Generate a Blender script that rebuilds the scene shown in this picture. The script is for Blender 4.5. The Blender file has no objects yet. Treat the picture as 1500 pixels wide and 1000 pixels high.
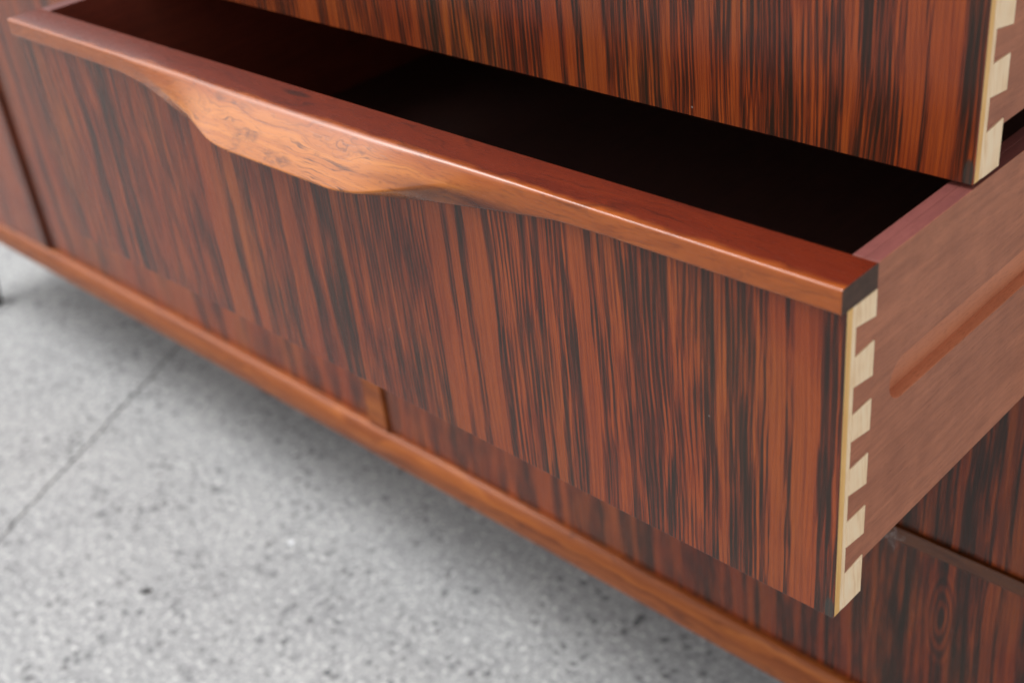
import bpy, bmesh, math, random
import numpy as np
from mathutils import Vector
random.seed(7)
rng = np.random.default_rng(11)
SC = bpy.context.scene
COL = SC.collection

# ------------------------------------------------------------------ camera
cam = bpy.data.cameras.new('camera')
cam.sensor_width = 36.0
cam.lens = 45.2
cam.clip_start = 0.01
cam.clip_end = 400
cam.dof.use_dof = True
cam.dof.focus_distance = 0.70
cam.dof.aperture_fstop = 6.0
cam.dof.aperture_blades = 7
co = bpy.data.objects.new('camera', cam)
COL.objects.link(co)
co.location = (0.2468, -0.4193, 0.4769)
co.rotation_euler = (1.0083, 0.1013, 0.7686)
SC.camera = co

# ------------------------------------------------------------------ light
SUN_DIR = Vector((-0.56, -0.21, 0.80)).normalized()      # towards the sun
SUN_STRENGTH, SKY_STRENGTH, EXPOSURE = 0.85, 0.15, 0.82
sun = bpy.data.lights.new('sun', 'SUN')
sun.energy = SUN_STRENGTH
sun.angle = math.radians(30)
sun.color = (1.0, 0.985, 0.965)
so = bpy.data.objects.new('sun', sun)
COL.objects.link(so)
so.rotation_euler = SUN_DIR.to_track_quat('Z', 'Y').to_euler()
so.location = SUN_DIR * 8
world = bpy.data.worlds.new('World')
SC.world = world
world.use_nodes = True
wt = world.node_tree
for n in list(wt.nodes):
    wt.nodes.remove(n)
sky = wt.nodes.new('ShaderNodeTexSky')
sky.sky_type = 'NISHITA'
sky.sun_disc = False
sky.sun_elevation = math.asin(SUN_DIR.z)
sky.sun_rotation = math.atan2(SUN_DIR.x, SUN_DIR.y)
sky.air_density = 1.0
sky.dust_density = 4.0
sky.ozone_density = 1.0
hsv = wt.nodes.new('ShaderNodeHueSaturation')
hsv.inputs['Saturation'].default_value = 0.03            # hazy, nearly overcast
bg = wt.nodes.new('ShaderNodeBackground')
bg.inputs['Strength'].default_value = SKY_STRENGTH
wo = wt.nodes.new('ShaderNodeOutputWorld')
wt.links.new(sky.outputs[0], hsv.inputs['Color'])
wt.links.new(hsv.outputs[0], bg.inputs[0])
wt.links.new(bg.outputs[0], wo.inputs[0])
vs = SC.view_settings
vs.view_transform = 'Standard'
vs.look = 'None'
vs.exposure = EXPOSURE
vs.gamma = 1.0
SC.cycles.max_bounces = 8

# ------------------------------------------------------------------ node helper
class N:
    def __init__(self, name):
        self.m = bpy.data.materials.new(name)
        self.m.use_nodes = True
        self.t = self.m.node_tree
        for n in list(self.t.nodes):
            self.t.nodes.remove(n)
        self.bsdf = self.t.nodes.new('ShaderNodeBsdfPrincipled')
        o = self.t.nodes.new('ShaderNodeOutputMaterial')
        self.t.links.new(self.bsdf.outputs[0], o.inputs[0])
        g = self.t.nodes.new('ShaderNodeTexCoord')
        oi = self.t.nodes.new('ShaderNodeObjectInfo')
        a = self.t.nodes.new('ShaderNodeVectorMath')
        a.operation = 'ADD'
        self.t.links.new(g.outputs['Object'], a.inputs[0])
        self.t.links.new(oi.outputs['Location'], a.inputs[1])
        s = self.t.nodes.new('ShaderNodeSeparateXYZ')
        self.t.links.new(a.outputs[0], s.inputs[0])
        self.x, self.y, self.z = s.outputs[0], s.outputs[1], s.outputs[2]
        l = self.t.nodes.new('ShaderNodeSeparateXYZ')
        self.t.links.new(g.outputs['Object'], l.inputs[0])
        self.lx, self.ly, self.lz = l.outputs[0], l.outputs[1], l.outputs[2]
        self.pos = a.outputs[0]
    def put(self, sock, v):
        if isinstance(v, bpy.types.NodeSocket):
            self.t.links.new(v, sock)
        else:
            sock.default_value = v
    def op(self, o, a, b=0.0, c=0.0):
        n = self.t.nodes.new('ShaderNodeMath')
        n.operation = o
        self.put(n.inputs[0], a); self.put(n.inputs[1], b); self.put(n.inputs[2], c)
        return n.outputs[0]
    def add(self, *a):
        r = a[0]
        for q in a[1:]:
            r = self.op('ADD', r, q)
        return r
    def mul(self, *a):
        r = a[0]
        for q in a[1:]:
            r = self.op('MULTIPLY', r, q)
        return r
    def sub(self, a, b): return self.op('SUBTRACT', a, b)
    def vec(self, x, y, z):
        n = self.t.nodes.new('ShaderNodeCombineXYZ')
        for i, q in enumerate((x, y, z)):
            self.put(n.inputs[i], q)
        return n.outputs[0]
    def noise(self, v, scale=1.0, detail=2.0, rough=0.5, dist=0.0):
        n = self.t.nodes.new('ShaderNodeTexNoise')
        self.put(n.inputs['Vector'], v)
        n.inputs['Scale'].default_value = scale
        n.inputs['Detail'].default_value = detail
        n.inputs['Roughness'].default_value = rough
        n.inputs['Distortion'].default_value = dist
        return n.outputs[0]
    def voro(self, v, scale=1.0, rand=1.0):
        n = self.t.nodes.new('ShaderNodeTexVoronoi')
        self.put(n.inputs['Vector'], v)
        n.inputs['Scale'].default_value = scale
        n.inputs['Randomness'].default_value = rand
        return n
    def smooth(self, v, lo, hi, a=0.0, b=1.0):
        n = self.t.nodes.new('ShaderNodeMapRange')
        n.interpolation_type = 'SMOOTHSTEP'
        self.put(n.inputs[0], v)
        for i, q in enumerate((lo, hi, a, b)):
            self.put(n.inputs[i + 1], q)
        return n.outputs[0]
    def lin(self, v, lo, hi, a=0.0, b=1.0):
        n = self.t.nodes.new('ShaderNodeMapRange')
        self.put(n.inputs[0], v)
        for i, q in enumerate((lo, hi, a, b)):
            self.put(n.inputs[i + 1], q)
        return n.outputs[0]
    def ramp(self, f, stops):
        n = self.t.nodes.new('ShaderNodeValToRGB')
        cr = n.color_ramp
        while len(cr.elements) < len(stops):
            cr.elements.new(0.5)
        for e, (p, c) in zip(cr.elements, stops):
            e.position = p
            e.color = (*c, 1)
        self.put(n.inputs[0], f)
        return n.outputs[0]
    def mix(self, f, a, b, mode='MIX'):
        n = self.t.nodes.new('ShaderNodeMix')
        n.data_type = 'RGBA'
        n.blend_type = mode
        self.put(n.inputs[0], f)
        for s, q in ((n.inputs[6], a), (n.inputs[7], b)):
            if isinstance(q, tuple):
                q = (*q, 1)
            self.put(s, q)
        return n.outputs[2]
    def curve(self, f, pts):
        n = self.t.nodes.new('ShaderNodeFloatCurve')
        c = n.mapping.curves[0]
        c.points[0].location = pts[0]
        c.points[1].location = pts[-1]
        for p in pts[1:-1]:
            c.points.new(*p)
        for p in c.points:
            p.handle_type = 'AUTO_CLAMPED'
        n.mapping.use_clip = False
        n.mapping.update()
        self.put(n.inputs['Value'], f)
        return n.outputs[0]
    def bump(self, h, strength, dist):
        n = self.t.nodes.new('ShaderNodeBump')
        n.inputs['Strength'].default_value = strength
        n.inputs['Distance'].default_value = dist
        self.put(n.inputs['Height'], h)
        self.t.links.new(n.outputs[0], self.bsdf.inputs['Normal'])
    def out(self, color, rough, spec=0.5, coat=0.0, coat_rough=0.2):
        self.put(self.bsdf.inputs['Base Color'], color)
        self.put(self.bsdf.inputs['Roughness'], rough)
        self.put(self.bsdf.inputs['Specular IOR Level'], spec)
        self.bsdf.inputs['Coat Weight'].default_value = coat
        self.bsdf.inputs['Coat Roughness'].default_value = coat_rough
        return self.m

# ------------------------------------------------------------------ materials
# how dark the rosewood figure is across the matched drawer fronts (x in metres, darkness)
FIGURE = [(-0.76,0.3),(-0.747,0.55),(-0.733,0.5),(-0.726,0.15),(-0.718,0.2),(-0.715,0.5),(-0.71,0.2),(-0.701,0.2),(-0.695,0.45),(-0.689,0.2),(-0.68,0.25),(-0.677,0.8),(-0.671,0.8),(-0.666,0.4),(-0.655,0.25),(-0.645,0.35),(-0.64,0.9),(-0.629,0.9),(-0.624,0.5),(-0.615,0.35),(-0.605,0.4),(-0.595,0.3),(-0.586,0.35),(-0.577,0.3),(-0.57,0.6),(-0.565,0.6),(-0.56,0.3),(-0.553,0.25),(-0.546,0.4),(-0.54,0.65),(-0.521,0.7),(-0.517,0.25),(-0.514,0.05),(-0.497,0.03),(-0.494,0.2),(-0.492,0.8),(-0.486,0.8),(-0.484,0.2),(-0.481,0.04),(-0.475,0.04),(-0.471,0.4),(-0.463,0.45),(-0.455,0.4),(-0.447,0.45),(-0.439,0.4),(-0.434,0.5),(-0.432,0.75),(-0.428,0.7),(-0.425,0.4),(-0.42,0.15),(-0.41,0.12),(-0.405,0.4),(-0.4,0.75),(-0.394,0.75),(-0.391,0.3),(-0.389,0.12),(-0.386,0.15),(-0.383,0.8),(-0.379,0.95),(-0.375,0.75),(-0.37,0.95),(-0.365,0.9),(-0.362,0.25),(-0.359,0.12),(-0.356,0.3),(-0.352,0.5),(-0.338,0.42),(-0.325,0.5),(-0.321,0.65),(-0.312,0.5),(-0.305,0.65),(-0.299,0.5),(-0.293,0.6),(-0.284,0.48),(-0.277,0.55),(-0.275,0.4),(-0.273,0.06),(-0.263,0.03),(-0.261,0.1),(-0.26,0.8),(-0.258,0.8),(-0.256,0.06),(-0.25,0.04),(-0.248,0.5),(-0.247,0.9),(-0.244,0.9),(-0.242,0.15),(-0.24,0.04),(-0.228,0.04),(-0.226,0.4),(-0.225,0.9),(-0.222,0.85),(-0.219,0.5),(-0.212,0.45),(-0.207,0.45),(-0.204,0.2),(-0.201,0.25),(-0.198,0.7),(-0.196,0.7),(-0.194,0.35),(-0.191,0.35),(-0.189,0.75),(-0.186,0.7),(-0.184,0.2),(-0.18,0.12),(-0.178,0.6),(-0.177,0.92),(-0.174,0.92),(-0.172,0.2),(-0.171,0.25),(-0.17,0.85),(-0.168,0.85),(-0.166,0.3),(-0.165,0.7),(-0.163,0.7),(-0.162,0.2),(-0.159,0.08),(-0.153,0.08),(-0.151,0.4),(-0.146,0.5),(-0.142,0.5),(-0.14,0.8),(-0.139,0.45),(-0.136,0.15),(-0.132,0.15),(-0.13,0.5),(-0.12,0.6),(-0.118,0.9),(-0.115,0.8),(-0.112,0.75),(-0.109,0.9),(-0.106,0.75),(-0.104,0.95),(-0.1,0.95),(-0.098,0.25),(-0.096,0.28),(-0.087,0.25),(-0.081,0.3),(-0.079,0.75),(-0.076,0.7),(-0.074,0.95),(-0.071,0.85),(-0.07,0.12),(-0.065,0.15),(-0.063,0.9),(-0.061,1),(-0.053,0.97),(-0.051,0.75),(-0.048,0.55),(-0.046,0.45),(-0.044,0.6),(-0.041,0.55),(-0.039,0.15),(-0.038,0.05),(-0.031,0.05),(-0.03,0.3),(-0.029,0.65),(-0.027,0.55),(-0.026,0.08),(-0.023,0.04),(-0.014,0.05),(-0.012,0.3),(-0.011,0.95),(-0.009,1),(-0.005,0.92),(-0.004,0.5),(-0.002,0.35),(0.0,0.35)]

def rosewood(name, matched):
    n = N(name)
    w1 = n.mul(n.sub(n.noise(n.vec(n.mul(n.x, 7.0), 0.0, n.mul(n.z, 6.0)), 1, 1.5), 0.5), 0.010)
    w2 = n.mul(n.sub(n.noise(n.vec(n.mul(n.x, 45.0), 3.0, n.mul(n.z, 13.0)), 1, 1), 0.5), 0.0042)
    w3 = n.mul(n.sub(n.noise(n.vec(n.mul(n.x, 160.0), 5.0, n.mul(n.z, 40.0)), 1, 0), 0.5), 0.0009)
    xw = n.add(n.x, w1, w2, w3, 0.0)
    if matched:
        cuts = [-0.76, -0.48, -0.24, 0.0]
        F = [p[0] for p in FIGURE]; G = [p[1] for p in FIGURE]
        band = None
        for lo, hi in zip(cuts, cuts[1:]):
            pts = [(0.0, float(np.interp(lo, F, G)))]
            pts += [((a - lo) / (hi - lo), d) for a, d in FIGURE if lo + 1e-4 < a < hi - 1e-4]
            pts += [(1.0, float(np.interp(hi, F, G)))]
            u = n.op('DIVIDE', n.sub(xw, lo), hi - lo)
            c = n.curve(n.op('MINIMUM', n.op('MAXIMUM', u, 0.0), 1.0), pts)
            lo_ok = n.op('GREATER_THAN', u, 0.0) if lo != cuts[0] else 1.0
            hi_ok = n.op('LESS_THAN', u, 1.00001) if hi != cuts[-1] else 1.0
            c = n.mul(c, lo_ok, hi_ok)
            band = c if band is None else n.op('MAXIMUM', band, c)
    else:
        band = n.smooth(n.noise(n.vec(n.mul(xw, 42.0), 9.0, n.mul(n.z, 1.5)), 1, 3, 0.6), 0.42, 0.68)
    brk = n.noise(n.vec(n.mul(xw, 110.0), 1.0, n.mul(n.z, 15.0)), 1, 3, 0.6)
    f1 = n.smooth(n.noise(n.vec(n.mul(xw, 640.0), 2.0, n.mul(n.z, 9.0)), 1, 2, 0.5), 0.41, 0.59)
    f2 = n.smooth(n.noise(n.vec(n.mul(xw, 200.0), 4.0, n.mul(n.z, 8.0)), 1, 2, 0.5), 0.40, 0.66)
    f3 = n.noise(n.vec(n.mul(xw, 1300.0), 8.0, n.mul(n.z, 7.0)), 1, 2, 0.5)
    ph = n.add(n.mul(n.x, 310.0), n.mul(n.noise(n.vec(n.mul(n.x, 11.0), 21.0, n.mul(n.z, 3.2)), 1, 1), 9.0),
               n.mul(n.noise(n.vec(n.mul(n.x, 36.0), 23.0, n.mul(n.z, 9.0)), 1, 2), 2.6))
    tri = n.mul(n.op('ABSOLUTE', n.sub(n.op('FRACT', ph), 0.5)), 2.0)
    wid = n.smooth(n.noise(n.vec(n.mul(n.x, 150.0), 27.0, n.mul(n.z, 22.0)), 1, 2), 0.30, 0.70, 0.0, 0.85)
    ring = n.smooth(n.sub(wid, tri), -0.18, 0.22)
    low_shade = n.mul(n.smooth(n.z, -0.010, 0.0, 1.0, 0.0), n.smooth(n.x, -0.42, -0.18))     # darker figure on the lower fronts, the open drawer's shade painted in
    big = n.noise(n.vec(n.mul(n.x, 16.0), 7.0, n.mul(n.z, 10.0)), 1, 2)
    pore = n.smooth(n.noise(n.vec(n.mul(n.x, 1900.0), 6.0, n.mul(n.z, 75.0)), 1, 1), 0.58, 0.72)
    flip = n.smooth(n.noise(n.vec(n.mul(xw, 60.0), 12.0, n.mul(n.z, 5.5)), 1, 2), 0.35, 0.62)
    plain = n.smooth(band, 0.02, 0.30)
    t = n.add(n.mul(band, n.add(0.36, n.mul(flip, 0.18))),
              n.mul(n.add(n.mul(n.sub(f1, 0.30), 0.34), n.mul(n.sub(f2, 0.36), 0.20), n.mul(n.sub(ring, 0.30), 0.32)), n.add(0.24, n.mul(plain, 0.76))),
              n.mul(n.sub(brk, 0.5), 0.75, n.add(0.15, plain)),
              n.mul(n.sub(f3, 0.5), 0.60),
              n.mul(pore, 0.10), n.mul(low_shade, n.add(0.10, n.mul(f2, 0.14))), 0.04)
    if matched:                                   # the eye in the lowest front
        ex = n.op('DIVIDE', n.add(n.x, 0.0748, n.mul(w2, 2.2)), 0.0125)
        ez = n.op('DIVIDE', n.add(n.z, 0.2677), 0.050)
        er = n.op('SQRT', n.add(n.mul(ex, ex), n.mul(ez, ez)))
        et = n.mul(n.op('ABSOLUTE', n.sub(n.op('FRACT', n.mul(er, 3.2)), 0.5)), 2.0)
        ev = n.add(n.smooth(et, 0.1, 0.9, 0.75, 0.12), n.smooth(er, 0.10, 0.28, 0.5, 0.0), n.mul(n.sub(f3, 0.5), 0.3))
        mk = n.smooth(er, 0.55, 1.35, 0.62, 0.0)
        t = n.add(n.mul(t, n.sub(1.0, mk)), n.mul(ev, mk))
    col = n.ramp(t, [(0.0, COL_V[0]), (0.28, COL_V[1]), (0.56, COL_V[2]), (0.92, COL_V[3])])
    col = n.mix(n.smooth(big, 0.45, 0.68, 0.0, 0.55), col, (0.82, 0.60, 0.58), 'MULTIPLY')
    hon = n.noise(n.vec(n.mul(n.x, 13.0), 31.0, n.mul(n.z, 5.0)), 1, 2)
    col = n.mix(n.smooth(hon, 0.46, 0.66, 0.0, 0.75), col, (1.0, 1.26, 1.15), 'MULTIPLY')
    if matched:                                   # chipped, grimy lower right corner of each front
        ex = n.op('DIVIDE', n.add(n.lx, 0.0026), 0.0030)
        ez = n.op('DIVIDE', n.sub(n.lz, 0.0050), 0.0085)
        e = n.add(n.mul(ex, ex), n.mul(ez, ez), n.mul(n.sub(f3, 0.5), 1.2))
        col = n.mix(n.smooth(e, 0.6, 1.1, 0.85, 0.0), col, (0.030, 0.031, 0.026))
    v = n.voro(n.vec(n.x, 0.0, n.z), 55.0)
    sc = n.t.nodes.new('ShaderNodeSeparateColor')
    n.t.links.new(v.outputs['Color'], sc.inputs[0])
    speck = n.mul(n.smooth(v.outputs['Distance'], 0.020, 0.045, 1.0, 0.0), n.op('GREATER_THAN', sc.outputs[0], 0.86))
    col = n.mix(n.mul(speck, 0.35), col, (0.5, 0.42, 0.38))         # stray dust
    rough = n.add(0.25, n.mul(f1, 0.06), n.mul(pore, 0.12))
    n.bump(n.add(n.mul(pore, -1.0), n.mul(f1, 0.25)), 0.12, 0.0003)
    return n.out(col, rough, 0.31, 0.12, 0.12)

COL_V = [(0.265, 0.052, 0.0110), (0.150, 0.0260, 0.0085), (0.054, 0.0145, 0.0078), (0.021, 0.0105, 0.0065)]

H_LIP = 0.180           # height of the lip's underside above the drawer's base
def solid_wood(name, stops, top=None, streak=1.0, rough=0.3, spec=0.5, coat=0.0):
    """solid timber with the grain along x"""
    n = N(name)
    w = n.noise(n.vec(n.mul(n.x, 9.0), n.mul(n.y, 35.0), n.mul(n.z, 35.0)), 1, 2)
    w2 = n.noise(n.vec(n.mul(n.x, 38.0), n.mul(n.y, 80.0), n.mul(n.z, 80.0)), 1, 2)
    r = n.add(n.mul(n.z, 1.0), n.mul(n.y, 0.55), n.mul(w, 0.045), n.mul(w2, 0.010))
    g = n.noise(n.vec(n.mul(n.x, 3.0), n.mul(r, 130.0), 1.0), 1, 3, 0.6)
    g2 = n.smooth(n.noise(n.vec(n.mul(n.x, 12.0), n.mul(r, 420.0), 2.0), 1, 2, 0.6), 0.55, 0.72)
    p = n.smooth(n.noise(n.vec(n.mul(n.x, 70.0), n.mul(n.y, 1500.0), n.mul(n.z, 1500.0)), 1, 1), 0.60, 0.74)
    dk = n.smooth(n.noise(n.vec(n.mul(n.x, 13.0), n.mul(r, 45.0), 8.0), 1, 3, 0.6), 0.62, 0.78)
    col = n.ramp(g, stops)
    col = n.mix(n.mul(g2, 0.45 * streak), col, (0.25, 0.18, 0.15), 'MULTIPLY')
    col = n.mix(n.mul(dk, 0.75 * streak), col, (0.16, 0.11, 0.10), 'MULTIPLY')
    col = n.mix(n.mul(p, 0.3), col, (0.4, 0.3, 0.25), 'MULTIPLY')
    if top:                                      # darker and redder towards the back of the lip
        m = n.smooth(n.add(n.ly, n.mul(n.sub(w2, 0.5), 0.008)), top[0], top[1])
        col = n.mix(m, col, top[2], 'MULTIPLY')
        gold = n.smooth(n.add(n.ly, n.mul(n.sub(w2, 0.5), 0.008)), -0.012, -0.004)
        col = n.mix(gold, col, (0.78, 0.60, 0.52), 'MULTIPLY')
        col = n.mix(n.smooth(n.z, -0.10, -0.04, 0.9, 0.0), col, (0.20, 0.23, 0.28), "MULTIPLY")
        hl = n.noise(n.vec(n.mul(n.x, 11.0), n.mul(r, 210.0), 14.0), 1, 2, 0.5, 0.15)
        line = n.smooth(n.op('ABSOLUTE', n.sub(hl, 0.5)), 0.0, 0.035, 1.0, 0.0)
        vis = n.smooth(n.noise(n.vec(n.mul(n.x, 17.0), n.mul(n.z, 60.0), 3.0), 1, 2), 0.45, 0.62)
        col = n.mix(n.mul(line, vis, n.smooth(n.ly, -0.018, -0.003, 0.85, 0.15)), col, (0.14, 0.09, 0.08), 'MULTIPLY')
        nose = n.mul(n.smooth(n.lz, H_LIP - 0.007, H_LIP + 0.003, 1.0, 0.0), n.smooth(n.ly, -0.022, -0.008), n.smooth(n.lx, -0.34, -0.30))
        nose = n.mul(nose, n.smooth(n.noise(n.vec(n.mul(n.x, 22.0), n.mul(n.y, 60.0), n.mul(n.z, 60.0)), 1, 3), 0.25, 0.6, 0.35, 1.0))
        col = n.mix(nose, col, (0.34, 0.26, 0.30), 'MULTIPLY')
        # knot and dark cluster in the scooped face
        w3 = n.mul(n.sub(n.noise(n.vec(n.mul(n.x, 120.0), n.mul(n.y, 120.0), n.mul(n.z, 160.0)), 1, 2), 0.5), 0.9)
        kx = n.op('DIVIDE', n.add(n.lx, 0.327), 0.0150); kz = n.op('DIVIDE', n.sub(n.lz, 0.1860), 0.0046)
        ke = n.add(n.op('SQRT', n.add(n.mul(kx, kx), n.mul(kz, kz))), n.mul(w3, 1.9))
        kl = n.mul(n.op('ABSOLUTE', n.sub(n.op('FRACT', n.mul(ke, 1.5)), 0.5)), 2.0)
        col = n.mix(n.mul(n.smooth(kl, 0.0, 0.5, 1.0, 0.0), n.smooth(ke, 0.5, 1.3, 0.6, 0.0), n.smooth(n.ly, -0.010, -0.005, 1.0, 0.0)), col, (0.20, 0.12, 0.10), 'MULTIPLY')
        bl = None
        for bx, bz, sx, sz in ((-0.416, 0.1745, 0.016, 0.0075), (-0.380, 0.1710, 0.022, 0.0035)):
            qx = n.op('DIVIDE', n.sub(n.lx, bx), sx); qz = n.op('DIVIDE', n.sub(n.lz, bz), sz)
            q = n.smooth(n.add(n.mul(qx, qx), n.mul(qz, qz), w3), 0.2, 1.2, 1.0, 0.0)
            bl = q if bl is None else n.op('MAXIMUM', bl, q)
        bn = n.smooth(n.noise(n.vec(n.mul(n.x, 90.0), n.mul(n.y, 150.0), n.mul(n.z, 190.0)), 1, 4, 0.65, 0.8), 0.38, 0.68)
        col = n.mix(n.mul(bl, bn, n.smooth(n.ly, -0.016, -0.010, 0.65, 0.0)), col, (0.20, 0.13, 0.13), 'MULTIPLY')
        # short lengthwise pores, and the dark fleck on the top
        po = n.smooth(n.noise(n.vec(n.mul(n.x, 95.0), n.mul(n.y, 900.0), n.mul(n.z, 900.0)), 1, 2), 0.56, 0.70)
        col = n.mix(n.mul(po, 0.40), col, (0.38, 0.27, 0.24), 'MULTIPLY')
        fx = n.op('DIVIDE', n.add(n.lx, 0.4036), 0.016); fy = n.op('DIVIDE', n.sub(n.ly, 0.0165), 0.0032)
        fk = n.smooth(n.add(n.mul(fx, fx), n.mul(fy, fy), w3), 0.3, 1.2, 0.75, 0.0)
        col = n.mix(n.mul(fk, n.smooth(n.lz, 0.190, 0.192)), col, (0.10, 0.09, 0.10), 'MULTIPLY')
        spot = n.smooth(n.noise(n.vec(n.mul(n.x, 60.0), n.mul(n.y, 110.0), n.mul(n.z, 130.0)), 1, 3, 0.6), 0.62, 0.74)
        col = n.mix(n.mul(spot, n.smooth(n.ly, -0.018, -0.004, 0.7, 0.25)), col, (0.20, 0.14, 0.14), 'MULTIPLY')
    n.bump(n.add(n.mul(p, -1.0), n.mul(g, 0.3)), 0.10, 0.0003)
    return n.out(col, n.add(rough, n.mul(p, 0.1)), spec, coat, 0.14)

def mahogany(name, base, dark, rough=0.5):
    n = N(name)
    w = n.noise(n.vec(n.mul(n.x, 20.0), n.mul(n.y, 4.0), n.mul(n.z, 22.0)), 1, 3)
    g = n.noise(n.vec(n.mul(n.x, 300.0), n.mul(n.y, 14.0), n.mul(n.add(n.z, n.mul(w, 0.02)), 320.0)), 1, 3, 0.65)
    p = n.smooth(n.noise(n.vec(n.mul(n.x, 1800.0), n.mul(n.y, 170.0), n.mul(n.z, 1800.0)), 1, 1), 0.56, 0.70)
    mott = n.noise(n.vec(n.mul(n.x, 60.0), n.mul(n.y, 45.0), n.mul(n.z, 60.0)), 1, 3, 0.6)
    f = n.add(n.mul(g, 0.5), n.mul(mott, 0.35), n.mul(w, 0.3), -0.1)
    col = n.ramp(f, [(0.25, dark), (0.75, base)])
    col = n.mix(n.mul(p, 0.35), col, (0.45, 0.36, 0.34), 'MULTIPLY')
    n.bump(n.add(n.mul(p, -1.0), n.mul(g, 0.4)), 0.15, 0.0003)
    return n.out(col, rough, 0.35)

def maple():
    n = N('pale_maple')
    w = n.noise(n.vec(n.mul(n.x, 60.0), n.mul(n.y, 60.0), n.mul(n.z, 25.0)), 1, 2)
    g = n.noise(n.vec(n.mul(n.x, 500.0), n.mul(n.add(n.y, n.mul(w, 0.006), n.mul(n.z, 0.12)), 620.0), n.mul(n.z, 20.0)), 1, 2, 0.6)
    tone = n.noise(n.vec(n.mul(n.x, 80.0), n.mul(n.y, 110.0), n.mul(n.z, 60.0)), 1, 2)
    col = n.ramp(n.add(n.mul(g, 0.6), n.mul(tone, 0.4)), [(0.28, (0.74, 0.47, 0.24)), (0.50, (0.93, 0.69, 0.44)), (0.75, (0.95, 0.78, 0.55))])
    n.bump(g, 0.1, 0.0002)
    return n.out(col, 0.5, 0.35)

def honey():
    n = N('lacquered_edge_band')
    g = n.noise(n.vec(n.mul(n.x, 300.0), n.mul(n.y, 900.0), n.mul(n.z, 30.0)), 1, 2)
    col = n.ramp(g, [(0.3, (0.72, 0.36, 0.085)), (0.7, (0.88, 0.56, 0.20))])
    return n.out(col, 0.4, 0.4)

def concrete():
    n = N('speckled_concrete')
    p = n.vec(n.x, n.y, 0.0)
    a = n.noise(p, 3.5, 4, 0.6)
    b = n.noise(p, 45.0, 4, 0.65)
    c = n.noise(p, 260.0, 2, 0.6)
    wob = n.noise(p, 120.0, 2)
    base = n.ramp(n.add(n.mul(a, 0.5), n.mul(b, 0.5)), [(0.33, (0.27, 0.275, 0.28)), (0.52, (0.372, 0.376, 0.376)), (0.7, (0.45, 0.451, 0.447))])
    base = n.mix(n.smooth(c, 0.38, 0.66, 0.0, 0.55), base, (0.52, 0.53, 0.55), 'MULTIPLY')
    c2 = n.noise(p, 130.0, 2, 0.6)
    base = n.mix(n.smooth(c2, 0.50, 0.68, 0.0, 0.50), base, (0.50, 0.51, 0.53), 'MULTIPLY')
    base = n.mix(n.smooth(c2, 0.44, 0.32, 0.0, 0.6), base, (0.66, 0.66, 0.65))
    cur = base
    dens = n.noise(p, 9.0, 3)
    hs = []
    for sc, rad, colr, lo, hi in ((75.0, 0.34, (0.12, 0.125, 0.13), 0.38, 0.60), (125.0, 0.34, (0.20, 0.20, 0.21), 0.36, 0.6), (52.0, 0.24, (0.10, 0.10, 0.105), 0.45, 0.62)):
        v = n.voro(n.vec(n.add(n.x, n.mul(n.sub(wob, 0.5), 0.008)), n.add(n.y, n.mul(n.sub(b, 0.5), 0.008)), sc * 0.01), sc)
        sep = n.t.nodes.new('ShaderNodeSeparateColor')
        n.t.links.new(v.outputs['Color'], sep.inputs[0])
        size = n.mul(n.smooth(sep.outputs[0], 0.22, 1.0), rad * 1.15, n.smooth(dens, lo - 0.12, hi, 0.6, 1.25))
        m = n.smooth(n.sub(size, v.outputs['Distance']), -0.02, 0.10)
        tone = n.lin(sep.outputs[1], 0.0, 1.0, 0.45, 1.0)
        cur = n.mix(n.mul(m, tone), cur, colr)
        hs.append(m)
    stain = n.smooth(n.noise(p, 1.7, 3), 0.55, 0.75)
    cur = n.mix(n.mul(stain, 0.22), cur, (0.72, 0.70, 0.68), 'MULTIPLY')
    n.bump(n.add(n.mul(b, 0.5), n.mul(c, 0.3), n.mul(hs[0], -0.8), n.mul(hs[2], -0.8)), 0.35, 0.002)
    return n.out(cur, 0.75, 0.3)

def plain(name, col, rough=0.6, var=0.25):
    n = N(name)
    g = n.noise(n.pos, 220.0, 3, 0.6)
    c = n.mix(n.smooth(g, 0.3, 0.7, 0.0, var), (*col,), tuple(q * 0.5 for q in col))
    return n.out(c, rough, 0.3)

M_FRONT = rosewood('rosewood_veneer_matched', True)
M_DOOR = rosewood('rosewood_veneer_doors', False)
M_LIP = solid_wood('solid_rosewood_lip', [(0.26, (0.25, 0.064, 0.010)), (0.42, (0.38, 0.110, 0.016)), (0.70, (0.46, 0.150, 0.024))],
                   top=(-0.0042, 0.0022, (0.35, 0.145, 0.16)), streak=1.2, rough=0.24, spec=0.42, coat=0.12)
M_FRAME = solid_wood('solid_rosewood_frame', [(0.28, (0.12, 0.027, 0.008)), (0.48, (0.24, 0.060, 0.013)), (0.68, (0.36, 0.106, 0.022))], streak=1.2, rough=0.40, spec=0.22)
M_SIDE = mahogany('mahogany_drawer_side', (0.53, 0.194, 0.098), (0.25, 0.080, 0.039))
M_GROOVE = mahogany('bare_mahogany_groove', (0.64, 0.238, 0.120), (0.46, 0.160, 0.078))
M_INNER = mahogany('red_shaded_inside', (0.230, 0.040, 0.019), (0.120, 0.022, 0.011), 0.6)  # reddish mahogany, with the shade inside the box painted into the colour
M_TOPEDGE = mahogany('maroon_top_edge', (0.200, 0.060, 0.050), (0.110, 0.030, 0.027))
M_EDGE = mahogany('dark_door_edge', (0.16, 0.040, 0.015), (0.08, 0.02, 0.01))
M_INSIDE = mahogany('dark_shaded_drawer_bottom', (0.085, 0.030, 0.020), (0.045, 0.016, 0.011), 0.7)  # dark wood for bottom and back, deepened to paint in the box's shade
M_MAPLE = maple()
M_END = plain('dark_end_grain', (0.085, 0.045, 0.030), 0.65, 0.7)
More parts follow.
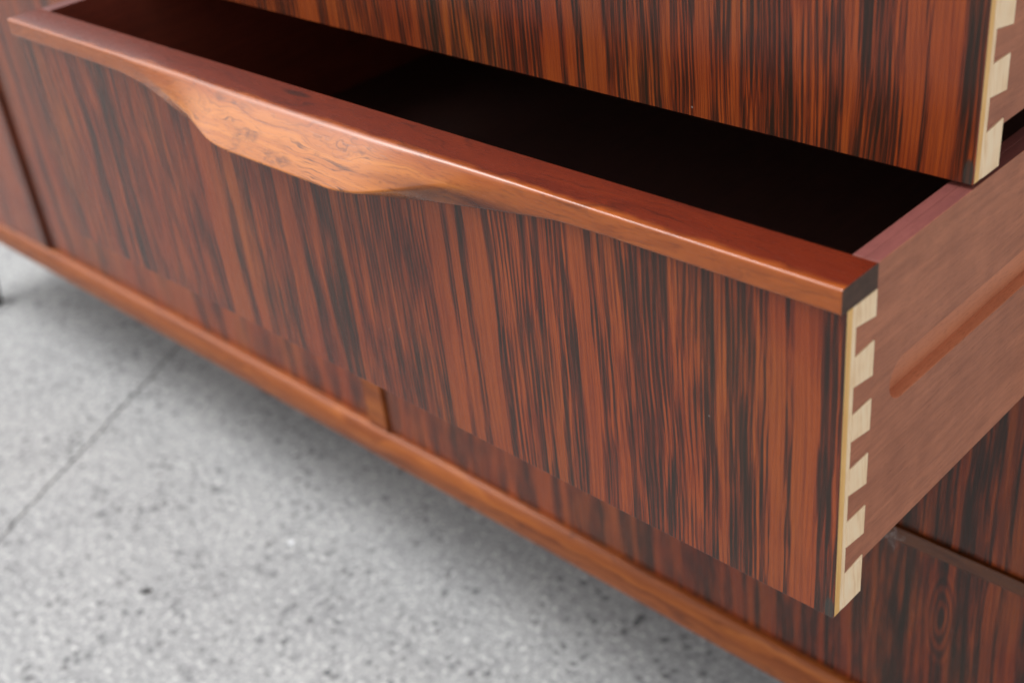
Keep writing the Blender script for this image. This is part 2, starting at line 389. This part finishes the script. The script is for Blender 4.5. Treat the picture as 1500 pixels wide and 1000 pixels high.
M_BAND = honey()
M_CONC = concrete()
M_JOINT = plain('dirt_in_joint', (0.27, 0.26, 0.245), 0.9)
M_LEG = plain('black_leg', (0.02, 0.018, 0.017), 0.5)
M_CHIP = plain('white_chip', (0.85, 0.87, 0.9), 0.5, 0.05)
M_CRUMB = plain('dark_crumb', (0.05, 0.05, 0.05), 0.8)
M_LINT = plain('grey_lint', (0.45, 0.43, 0.42), 0.9)
M_BACK = mahogany('plain_back_board', (0.20, 0.09, 0.05), (0.10, 0.045, 0.03), 0.6)

# ------------------------------------------------------------------ object helpers
def empty(name, loc):
    o = bpy.data.objects.new(name, None)
    o.empty_display_size = 0.05
    o.location = loc
    COL.objects.link(o)
    return o

def tag(o, label=None, cat=None, group=None, kind=None):
    for k, v in (('label', label), ('category', cat), ('group', group), ('kind', kind)):
        if v:
            o[k] = v
    return o

def link(name, bm, mat, parent=None, bevel=0.0, smooth=False, seg=2, extra=()):
    me = bpy.data.meshes.new(name)
    bmesh.ops.recalc_face_normals(bm, faces=bm.faces)
    bm.to_mesh(me)
    bm.free()
    me.materials.append(mat)
    for q in extra:
        me.materials.append(q)
    for p in me.polygons:
        p.use_smooth = smooth
    o = bpy.data.objects.new(name, me)
    COL.objects.link(o)
    if parent:
        o.parent = parent
    if bevel:
        b = o.modifiers.new('bevel', 'BEVEL')
        b.width = bevel
        b.segments = seg
        b.limit_method = 'ANGLE'
        b.angle_limit = math.radians(35)
        b.harden_normals = False
    return o

def box(bm, x0, x1, y0, y1, z0, z1):
    v = [bm.verts.new((x, y, z)) for x in (x0, x1) for y in (y0, y1) for z in (z0, z1)]
    for f in ((0, 1, 3, 2), (4, 6, 7, 5), (0, 4, 5, 1), (2, 3, 7, 6), (0, 2, 6, 4), (1, 5, 7, 3)):
        bm.faces.new([v[i] for i in f])

def prism(bm, poly, x0, x1, cap0=True, cap1=True):
    """poly in (y,z), extruded along x"""
    a = [bm.verts.new((x0, y, z)) for y, z in poly]
    b = [bm.verts.new((x1, y, z)) for y, z in poly]
    n = len(poly)
    for i in range(n):
        j = (i + 1) % n
        bm.faces.new((a[i], a[j], b[j], b[i]))
    caps = []
    if cap0:
        caps.append(bm.faces.new(list(reversed(a))))
    if cap1:
        caps.append(bm.faces.new(b))
    for f in caps:
        f.normal_update()
    bmesh.ops.triangulate(bm, faces=caps)

def copy_tree(o, parent=None):
    c = o.copy()
    COL.objects.link(c)
    if parent:
        c.parent = parent
    for ch in list(o.children):
        copy_tree(ch, c)
    return c

# ------------------------------------------------------------------ ground
FLOOR = -0.6
bm = bmesh.new()
s = 80
vv = [bm.verts.new((x, y, FLOOR - 0.010)) for x, y in ((-s, -s), (s, -s), (s, s), (-s, s))]
bm.faces.new(vv)
ground = link('ground', bm, M_JOINT)
tag(ground, 'pale speckled concrete ground', kind='structure')
# joint runs from A towards B
A = np.array([-1.2542, -0.0248]); B = np.array([-1.4705, 0.4028])
d = (B - A) / np.linalg.norm(B - A)
nrm = np.array([-d[1], d[0]])                 # left of the joint
if nrm[0] > 0:
    nrm = -nrm
ts = np.concatenate([np.linspace(-60, -1.6, 12), np.arange(-1.59, 2.6, 0.008), np.linspace(2.62, 60, 12)])
def wobble(seed, amp):
    r = np.random.default_rng(seed)
    k = sum(np.sin(ts * f + r.uniform(0, 6.28)) * a for f, a in ((4, 1.0), (11, .7), (31, .5), (83, .45), (190, .35)))
    return k * amp
mid = wobble(3, 0.0016)
for sgn, seed in ((1, 4), (-1, 5)):
    e = mid + sgn * (0.0005 + np.abs(wobble(seed, 0.0005)))
    bm = bmesh.new()
    rows = []
    for off, z in ((0.0, FLOOR - 0.0095), (0.0, FLOOR - 0.0018), (0.0012, FLOOR - 0.0004), (0.003, FLOOR), (60.0, FLOOR)):
        rows.append([bm.verts.new((*(A + d * t + nrm * (ee + sgn * off)), z)) for t, ee in zip(ts, e)])
    for r0, r1 in zip(rows, rows[1:]):
        for i in range(len(ts) - 1):
            bm.faces.new((r0[i], r0[i + 1], r1[i + 1], r1[i]))
    sl = link('concrete_slab', bm, M_CONC, ground)

# ------------------------------------------------------------------ drawer
W, H, LH, T, P = 0.7515, 0.180, 0.0133, 0.0252, 0.0042
TI = 0.0136
ZS = 0.0215           # underside of the drawer side
DEPTH = 0.43
XR, XL = 0.0, -W      # drawer-local x runs from -W to 0

def lip_mesh(bm):
    xc = -0.3757
    U = np.array([0.0, 0.055, 0.075, 0.095, 0.118, 0.135, 0.155, 0.18, 0.21, 0.25, 0.5])
    ZC = np.array([-.0138, -.0138, -.0120, -.0078, -.0025, .0012, .0046, .0078, .0094, .0098, .0098])
    BB = np.array([.0250, .0250, .0222, .0150, .0075, .0042, .0018, .0005, .0, .0, .0])
    ZB = np.array([-.0205, -.0205, -.0195, -.0172, -.0140, -.0118, -.0090, -.0052, -.0008, .0, .0])
    uu = np.linspace(0, 0.5, 501)
    k = np.exp(-0.5 * (np.arange(-14, 15) / 6.0) ** 2); k /= k.sum()
    def sm(v):
        q = np.interp(uu, U, v)
        q = np.concatenate([q[14:0:-1], q, np.full(14, q[-1])])
        return np.convolve(q, k, 'valid')
    RIGHT = (sm(ZC), sm(BB), sm(ZB))
    LEFT = (sm(np.array([-.0138, -.0138, -.0130, -.0112, -.0078, -.0047, -.0003, .0055, .0092, .0098, .0098])),      # the carver cut this shoulder longer
            sm(np.array([.0250, .0250, .0228, .0165, .0095, .0062, .0032, .0010, .0, .0, .0])),
            sm(np.array([-.0205, -.0205, -.0200, -.0196, -.0186, -.0166, -.0112, -.0045, -.0006, .0, .0])))
    xs = np.concatenate([np.linspace(-W, -0.60, 16), np.linspace(-0.596, -0.155, 170), np.linspace(-0.151, 0, 16)])
    rings = []
    for x in xs:
        u = abs(x - xc)
        zc, b, zb = (float(np.interp(u, uu, q)) for q in (RIGHT if x > xc else LEFT))
        pts = [(T, LH), (-P, LH), (-P - b, zc), (-P - 0.28 * b, zb), (0.0006, zb + 0.0 * b), (0.0006 if zb < -0.0003 else 0.0006, 0.0003), (T, 0.0003)]
        rad = [0.0012, 0.0030, 0.0022, 0.0020, 0, 0, 0]
        out = []
        for i, (p, r) in enumerate(zip(pts, rad)):
            p = np.array(p); a = np.array(pts[i - 1]); c = np.array(pts[(i + 1) % len(pts)])
            if r == 0:
                out.append(tuple(p)); continue
            la, lc = np.linalg.norm(a - p), np.linalg.norm(c - p)
            q = min(r, la * 0.48, lc * 0.48)
            s0 = p + (a - p) / max(la, 1e-9) * q
            s1 = p + (c - p) / max(lc, 1e-9) * q
            for t in np.linspace(0, 1, 6):
                out.append(tuple((1 - t) ** 2 * s0 + 2 * t * (1 - t) * p + t * t * s1))
        rings.append([bm.verts.new((x, y, H + z)) for y, z in out])
    n = len(rings[0])
    for r0, r1 in zip(rings, rings[1:]):
        for i in range(n):
            j = (i + 1) % n
            bm.faces.new((r0[i], r0[j], r1[j], r1[i]))
    c0 = bm.faces.new(rings[0]); c1 = bm.faces.new(list(reversed(rings[-1])))
    c0.normal_update(); c1.normal_update()
    bmesh.ops.triangulate(bm, faces=[c0, c1])

PINS = [(0.1679, 0.1797, 0.1655, 0.1797), (0.1358, 0.1521, 0.1336, 0.1530), (0.1051, 0.1203, 0.1026, 0.1208),
        (0.0730, 0.0887, 0.0703, 0.0892), (0.0404, 0.0567, 0.0387, 0.0568), (0.0, 0.0232, 0.0, 0.0248)]
YF = 0.0090            # where the pins spring from

def side_poly(slot):
    """outline of a drawer side in (y,z), tails at the front, runner groove cut in from the back if asked"""
    g = 0.00025
    pts = [(DEPTH, ZS), (T + 0.0006, ZS)]
    pins = sorted(PINS)
    pts[-1] = (T + 0.0006, max(ZS, pins[0][3] + g))
    if pins[0][3] + g > ZS:
        pts = [(DEPTH, ZS), (T + 0.0006, ZS), (T + 0.0006, pins[0][3] + g)]
    for i in range(len(pins) - 1):
        lo, hi = pins[i], pins[i + 1]
        if i:
            pts.append((T + 0.0003, lo[3] + g))
        pts += [(YF + 0.0003, lo[1] + g), (YF + 0.0003, hi[0] - g), (T + 0.0003, hi[2] - g)]
    pts += [(T + 0.0003, H + LH - 0.0005), (DEPTH, H + LH - 0.0005)]
    if slot:
        za, zb = 0.1060, 0.1300
        zc, r, yc = (za + zb) / 2, (zb - za) / 2, 0.0425 + (zb - za) / 2
        pts.append((DEPTH, zb))
        for a in np.linspace(math.pi / 2, 3 * math.pi / 2, 15):
            pts.append((yc + r * math.cos(a), zc + r * math.sin(a)))
        pts.append((DEPTH, za))
    return pts

def make_drawer():
    root = empty('drawer', (0, 0, 0))
    bm = bmesh.new(); box(bm, XL, XR, 0.0, 0.0011, 0.0, H)
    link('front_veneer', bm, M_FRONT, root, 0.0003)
    bm = bmesh.new()
    box(bm, XL + TI, XR - TI, 0.0058, T, 0.0003, H - 0.0001)
    box(bm, XL + 0.0002, XL + TI + 0.0001, 0.0058, YF, 0.0003, H - 0.0001)
    box(bm, XR - TI - 0.0001, XR - 0.0002, 0.0058, YF, 0.0003, H - 0.0001)
    fb = link('front_board', bm, M_MAPLE, root)
    bm = bmesh.new(); box(bm, XL + 0.0002, XR - 0.0002, 0.0012, 0.0057, 0.0002, H - 0.0001)
    tag(link('edge_band', bm, M_BAND, fb), 'honey coloured edge behind the veneer')
    for x0, x1 in ((XR - TI, XR), (XL, XL + TI)):
        for z0, z1, b0, b1 in PINS:
            bm = bmesh.new()
            j = random.uniform(-0.0002, 0.0002)
            prism(bm, [(YF + 0.0001, z0), (T + 0.0004 + j, b0), (T + 0.0004 + j, b1), (YF + 0.0001, z1)], x0, x1)
            link('dovetail_pin', bm, M_MAPLE, fb, 0.0003)
    bm = bmesh.new(); lip_mesh(bm)
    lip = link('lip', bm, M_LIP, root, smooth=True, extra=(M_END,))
    tag(lip, 'solid wood lip carved into a finger pull')
    for p in lip.data.polygons:
        if abs(p.normal.x) > 0.95 and (p.center.x > -1e-4 or p.center.x < -W + 1e-4):
            p.material_index = 1
    lip.data.set_sharp_from_angle(angle=math.radians(75))
    for k in (0, 1):
        bm = bmesh.new()
        GD = 0.0072
        if k == 0:
            prism(bm, side_poly(True), XR - GD, XR - 0.0003, cap0=False)
            prism(bm, side_poly(False), XR - TI, XR - GD)
        else:
            prism(bm, side_poly(True), XL + 0.0003, XL + GD, cap1=False)
            prism(bm, side_poly(False), XL + GD, XL + TI)
        sb = link('side_board', bm, M_SIDE, root, 0.0005, extra=(M_GROOVE, M_INNER, M_TOPEDGE))
        gx = XR - GD if k == 0 else XL + GD
        for p in sb.data.polygons:
            c = p.center
            if p.normal.z > 0.9 and c.z > H:
                p.material_index = 3
            on_floor = abs(c.x - gx) < 1e-4 and abs(p.normal.x) > 0.9
            in_slot = 0.042 < c.y < DEPTH - 1e-3 and 0.1055 < c.z < 0.1305 and abs(p.normal.x) < 0.5
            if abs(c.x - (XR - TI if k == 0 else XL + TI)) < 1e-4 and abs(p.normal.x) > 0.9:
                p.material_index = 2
            if on_floor or in_slot:
                p.material_index = 1
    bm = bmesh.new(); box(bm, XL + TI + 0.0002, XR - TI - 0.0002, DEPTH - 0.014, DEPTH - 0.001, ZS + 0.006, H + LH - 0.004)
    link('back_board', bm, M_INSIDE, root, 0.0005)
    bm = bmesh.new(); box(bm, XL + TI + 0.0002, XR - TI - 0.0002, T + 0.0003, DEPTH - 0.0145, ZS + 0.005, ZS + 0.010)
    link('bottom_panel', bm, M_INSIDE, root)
    return root

CAB_Y = 0.283          # front plane of the cabinet frame
PITCH = 0.1955
dr = make_drawer()
GROUP = 'drawers stacked in the sideboard'
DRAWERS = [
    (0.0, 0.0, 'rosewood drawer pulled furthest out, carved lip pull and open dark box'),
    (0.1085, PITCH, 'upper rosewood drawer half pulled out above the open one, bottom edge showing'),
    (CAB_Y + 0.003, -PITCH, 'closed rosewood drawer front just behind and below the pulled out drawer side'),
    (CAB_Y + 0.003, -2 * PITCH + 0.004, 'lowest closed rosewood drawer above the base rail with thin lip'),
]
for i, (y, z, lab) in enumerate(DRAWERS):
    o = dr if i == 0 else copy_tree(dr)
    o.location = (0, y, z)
    tag(o, lab, 'drawer', GROUP)

# ------------------------------------------------------------------ sideboard carcase
CL, CR = -2.01, 0.036
CT, CB = 0.425, -0.426      # top and underside
cab = empty('sideboard', ((CL + CR) / 2, 0.5, FLOOR))
tag(cab, 'long rosewood sideboard with sliding doors and a stack of drawers on concrete', 'sideboard')
def part(name, bm, mat, bevel=0.0, smooth=False, parent=None):
    o = link(name, bm, mat, None, bevel, smooth)
    p = parent or cab
    org = Vector(p.matrix_world.translation) if p is not cab else Vector(cab.location)
    o.parent = p
    o.matrix_parent_inverse.identity()
    # keep mesh in local coordinates of the parent chain
    off = Vector(cab.location)
    for v in o.data.vertices:
        v.co -= off
    return o
BACK = 0.72
# base rail with a rounded front
bm = bmesh.new()
RT, RB, RY = -0.3855, -0.4260, 0.2745
prof = [(0.35, RT - 0.0002), (0.2840, RT)]
for a in np.linspace(0.08, 1.0, 12):
    ang = a * math.pi / 2
    prof.append((0.2840 - (0.2840 - RY) * math.sin(ang), RT - 0.017 * (1 - math.cos(ang))))
prof += [(RY + 0.0006, RT - 0.030), (RY + 0.003, RB + 0.0015), (RY + 0.006, RB), (0.35, RB)]
prism(bm, prof, CL, CR)
part('base_rail', bm, M_FRAME, 0.0, True).data.set_sharp_from_angle(angle=math.radians(32))
for x0, x1 in ((-0.7860, -0.7535), (0.0022, CR)):
    bm = bmesh.new(); box(bm, x0, x1, 0.2818, 0.34, RT - 0.004, CT - 0.022)
    part('stile', bm, M_FRAME, 0.0012)
bm = bmesh.new(); box(bm, CL, CL + 0.030, 0.2795, 0.34, RT - 0.004, CT - 0.022)
part('stile', bm, M_FRAME, 0.0012)
for x0, x1 in ((CL, CL + 0.020), (CR - 0.020, CR), (-0.780, -0.760)):
    bm = bmesh.new(); box(bm, x0 + 0.0005, x1 - 0.0005, 0.3403, BACK, RB + 0.001, CT - 0.022)
    part('side_panel' if x0 != -0.780 else 'divider', bm, M_DOOR, 0.0006)
bm = bmesh.new(); box(bm, CL - 0.004, CR + 0.004, 0.272, BACK + 0.004, CT - 0.0217, CT)
part('cabinet_top', bm, M_FRAME, 0.003)
bm = bmesh.new(); box(bm, CL + 0.021, CR - 0.021, 0.351, BACK - 0.008, RB + 0.002, RB + 0.018)
part('cabinet_bottom', bm, M_BACK)
bm = bmesh.new(); box(bm, CL + 0.021, CR - 0.021, BACK - 0.0075, BACK, RB + 0.002, CT - 0.0225)
part('back_panel', bm, M_BACK)
# sliding doors: the left one runs in the front track
for x0, x1, y0, lab in ((-1.5560, -0.7700, 0.2885, 'sliding door next to the drawer stack'), (CL + 0.032, -1.5560, 0.2822, 'left sliding door standing slightly proud')):
    bm = bmesh.new(); box(bm, x0, x1 - 0.0035, y0, y0 + 0.0088, RT - 0.003, CT - 0.0225)
    dpart = part('door', bm, M_DOOR, 0.0006)
    tag(dpart, lab)
    bm = bmesh.new(); box(bm, x1 - 0.0034, x1, y0 + 0.0003, y0 + 0.0085, RT - 0.003, CT - 0.0226)
    e = link('door_edge', bm, M_EDGE, None, 0.0006)
    e.parent = dpart
    for v in e.data.vertices:
        v.co -= Vector(cab.location)
# legs: tapered turned legs
def leg(x, y, sx, sy):
    bm = bmesh.new()
    rings = []
    for z, r in ((FLOOR, 0.0125), (FLOOR + 0.004, 0.014), (FLOOR + 0.06, 0.0165), (RB + 0.0015, 0.022)):
        k = (z - FLOOR) / (RB - FLOOR)
        rings.append([bm.verts.new((x + sx * k + r * math.cos(a), y + sy * k + r * math.sin(a), z)) for a in np.linspace(0, 2 * math.pi, 25)[:-1]])
    for r0, r1 in zip(rings, rings[1:]):
        for i in range(24):
            bm.faces.new((r0[i], r0[(i + 1) % 24], r1[(i + 1) % 24], r1[i]))
    bm.faces.new(rings[0]); bm.faces.new(rings[-1])
    o = part('leg', bm, M_LEG, 0.0, True)
    o.data.set_sharp_from_angle(angle=math.radians(50))
for x, y, sx, sy in ((-1.888, 0.286, -0.095, 0.050), (-0.045, 0.286, 0.0, 0.050), (-1.888, 0.69, -0.095, -0.05), (-0.045, 0.69, 0.0, -0.05)):
    leg(x, y, sx, sy)

# ------------------------------------------------------------------ small things on the floor
def shard(name, x, y, r, h, mat, lab, cat, seed, stretch=1.0, rot=0.0):
    q = np.random.default_rng(seed)
    bm = bmesh.new()
    k = 9
    lo, hi = [], []
    for i in range(k):
        a = 2 * math.pi * i / k
        rr = r * q.uniform(0.7, 1.15)
        u, v = rr * math.cos(a) * stretch, rr * math.sin(a)
        cx, cy = u * math.cos(rot) - v * math.sin(rot), u * math.sin(rot) + v * math.cos(rot)
        lo.append(bm.verts.new((cx, cy, 0.0)))
        hi.append(bm.verts.new((cx * .8, cy * .8, h * q.uniform(0.7, 1.1))))
    for i in range(k):
        bm.faces.new((lo[i], lo[(i + 1) % k], hi[(i + 1) % k], hi[i]))
    bm.faces.new(hi); bm.faces.new(list(reversed(lo)))
    o = link(name, bm, mat, None, 0.0)
    o.location = (x, y, FLOOR + 0.0003)
    tag(o, lab, cat)
shard('paint_chip', -0.9236, 0.2196, 0.0042, 0.0015, M_CHIP, 'tiny bright white chip lying on the grey concrete', 'chip', 2, 1.2, 0.4)
shard('dark_crumb', -1.0, 0.0465, 0.0042, 0.003, M_CRUMB, 'small dark crumb lying on the pale concrete near the joint', 'crumb', 5, 2.0, 0.9)
# wisp of lint caught under the drawer, on the lip of the lowest drawer
def wisp(name, base, n, r, lab, cat, seed):
    q = np.random.default_rng(seed)
    cu = bpy.data.curves.new(name, 'CURVE')
    cu.dimensions = '3D'
    cu.bevel_depth = 0.00007
    cu.bevel_resolution = 1
    for i in range(n):
        sp = cu.splines.new('POLY')
        k = 14
        sp.points.add(k - 1)
        p = q.normal(0, r * 0.25, 3)
        dvec = q.normal(0, 1, 3); dvec /= np.linalg.norm(dvec)
        for j in range(k):
            sp.points[j].co = (*p, 1)
            dvec = dvec + q.normal(0, 0.45, 3); dvec /= np.linalg.norm(dvec)
            p = p + dvec * r * 0.16 * np.array([1, 0.35, 1])
    tmp = bpy.data.objects.new(name, cu)
    me = bpy.data.meshes.new_from_object(tmp)
    bpy.data.objects.remove(tmp)
    me.name = name
    me.materials.append(M_LINT)
    o = bpy.data.objects.new(name, me)
    COL.objects.link(o)
    o.location = base
    tag(o, lab, cat)
wisp('lint_wisp', (-0.1173, 0.2770, -0.1990), 16, 0.008, 'wisp of grey lint caught on the lip of the lowest drawer under the open drawer', 'lint', 3)
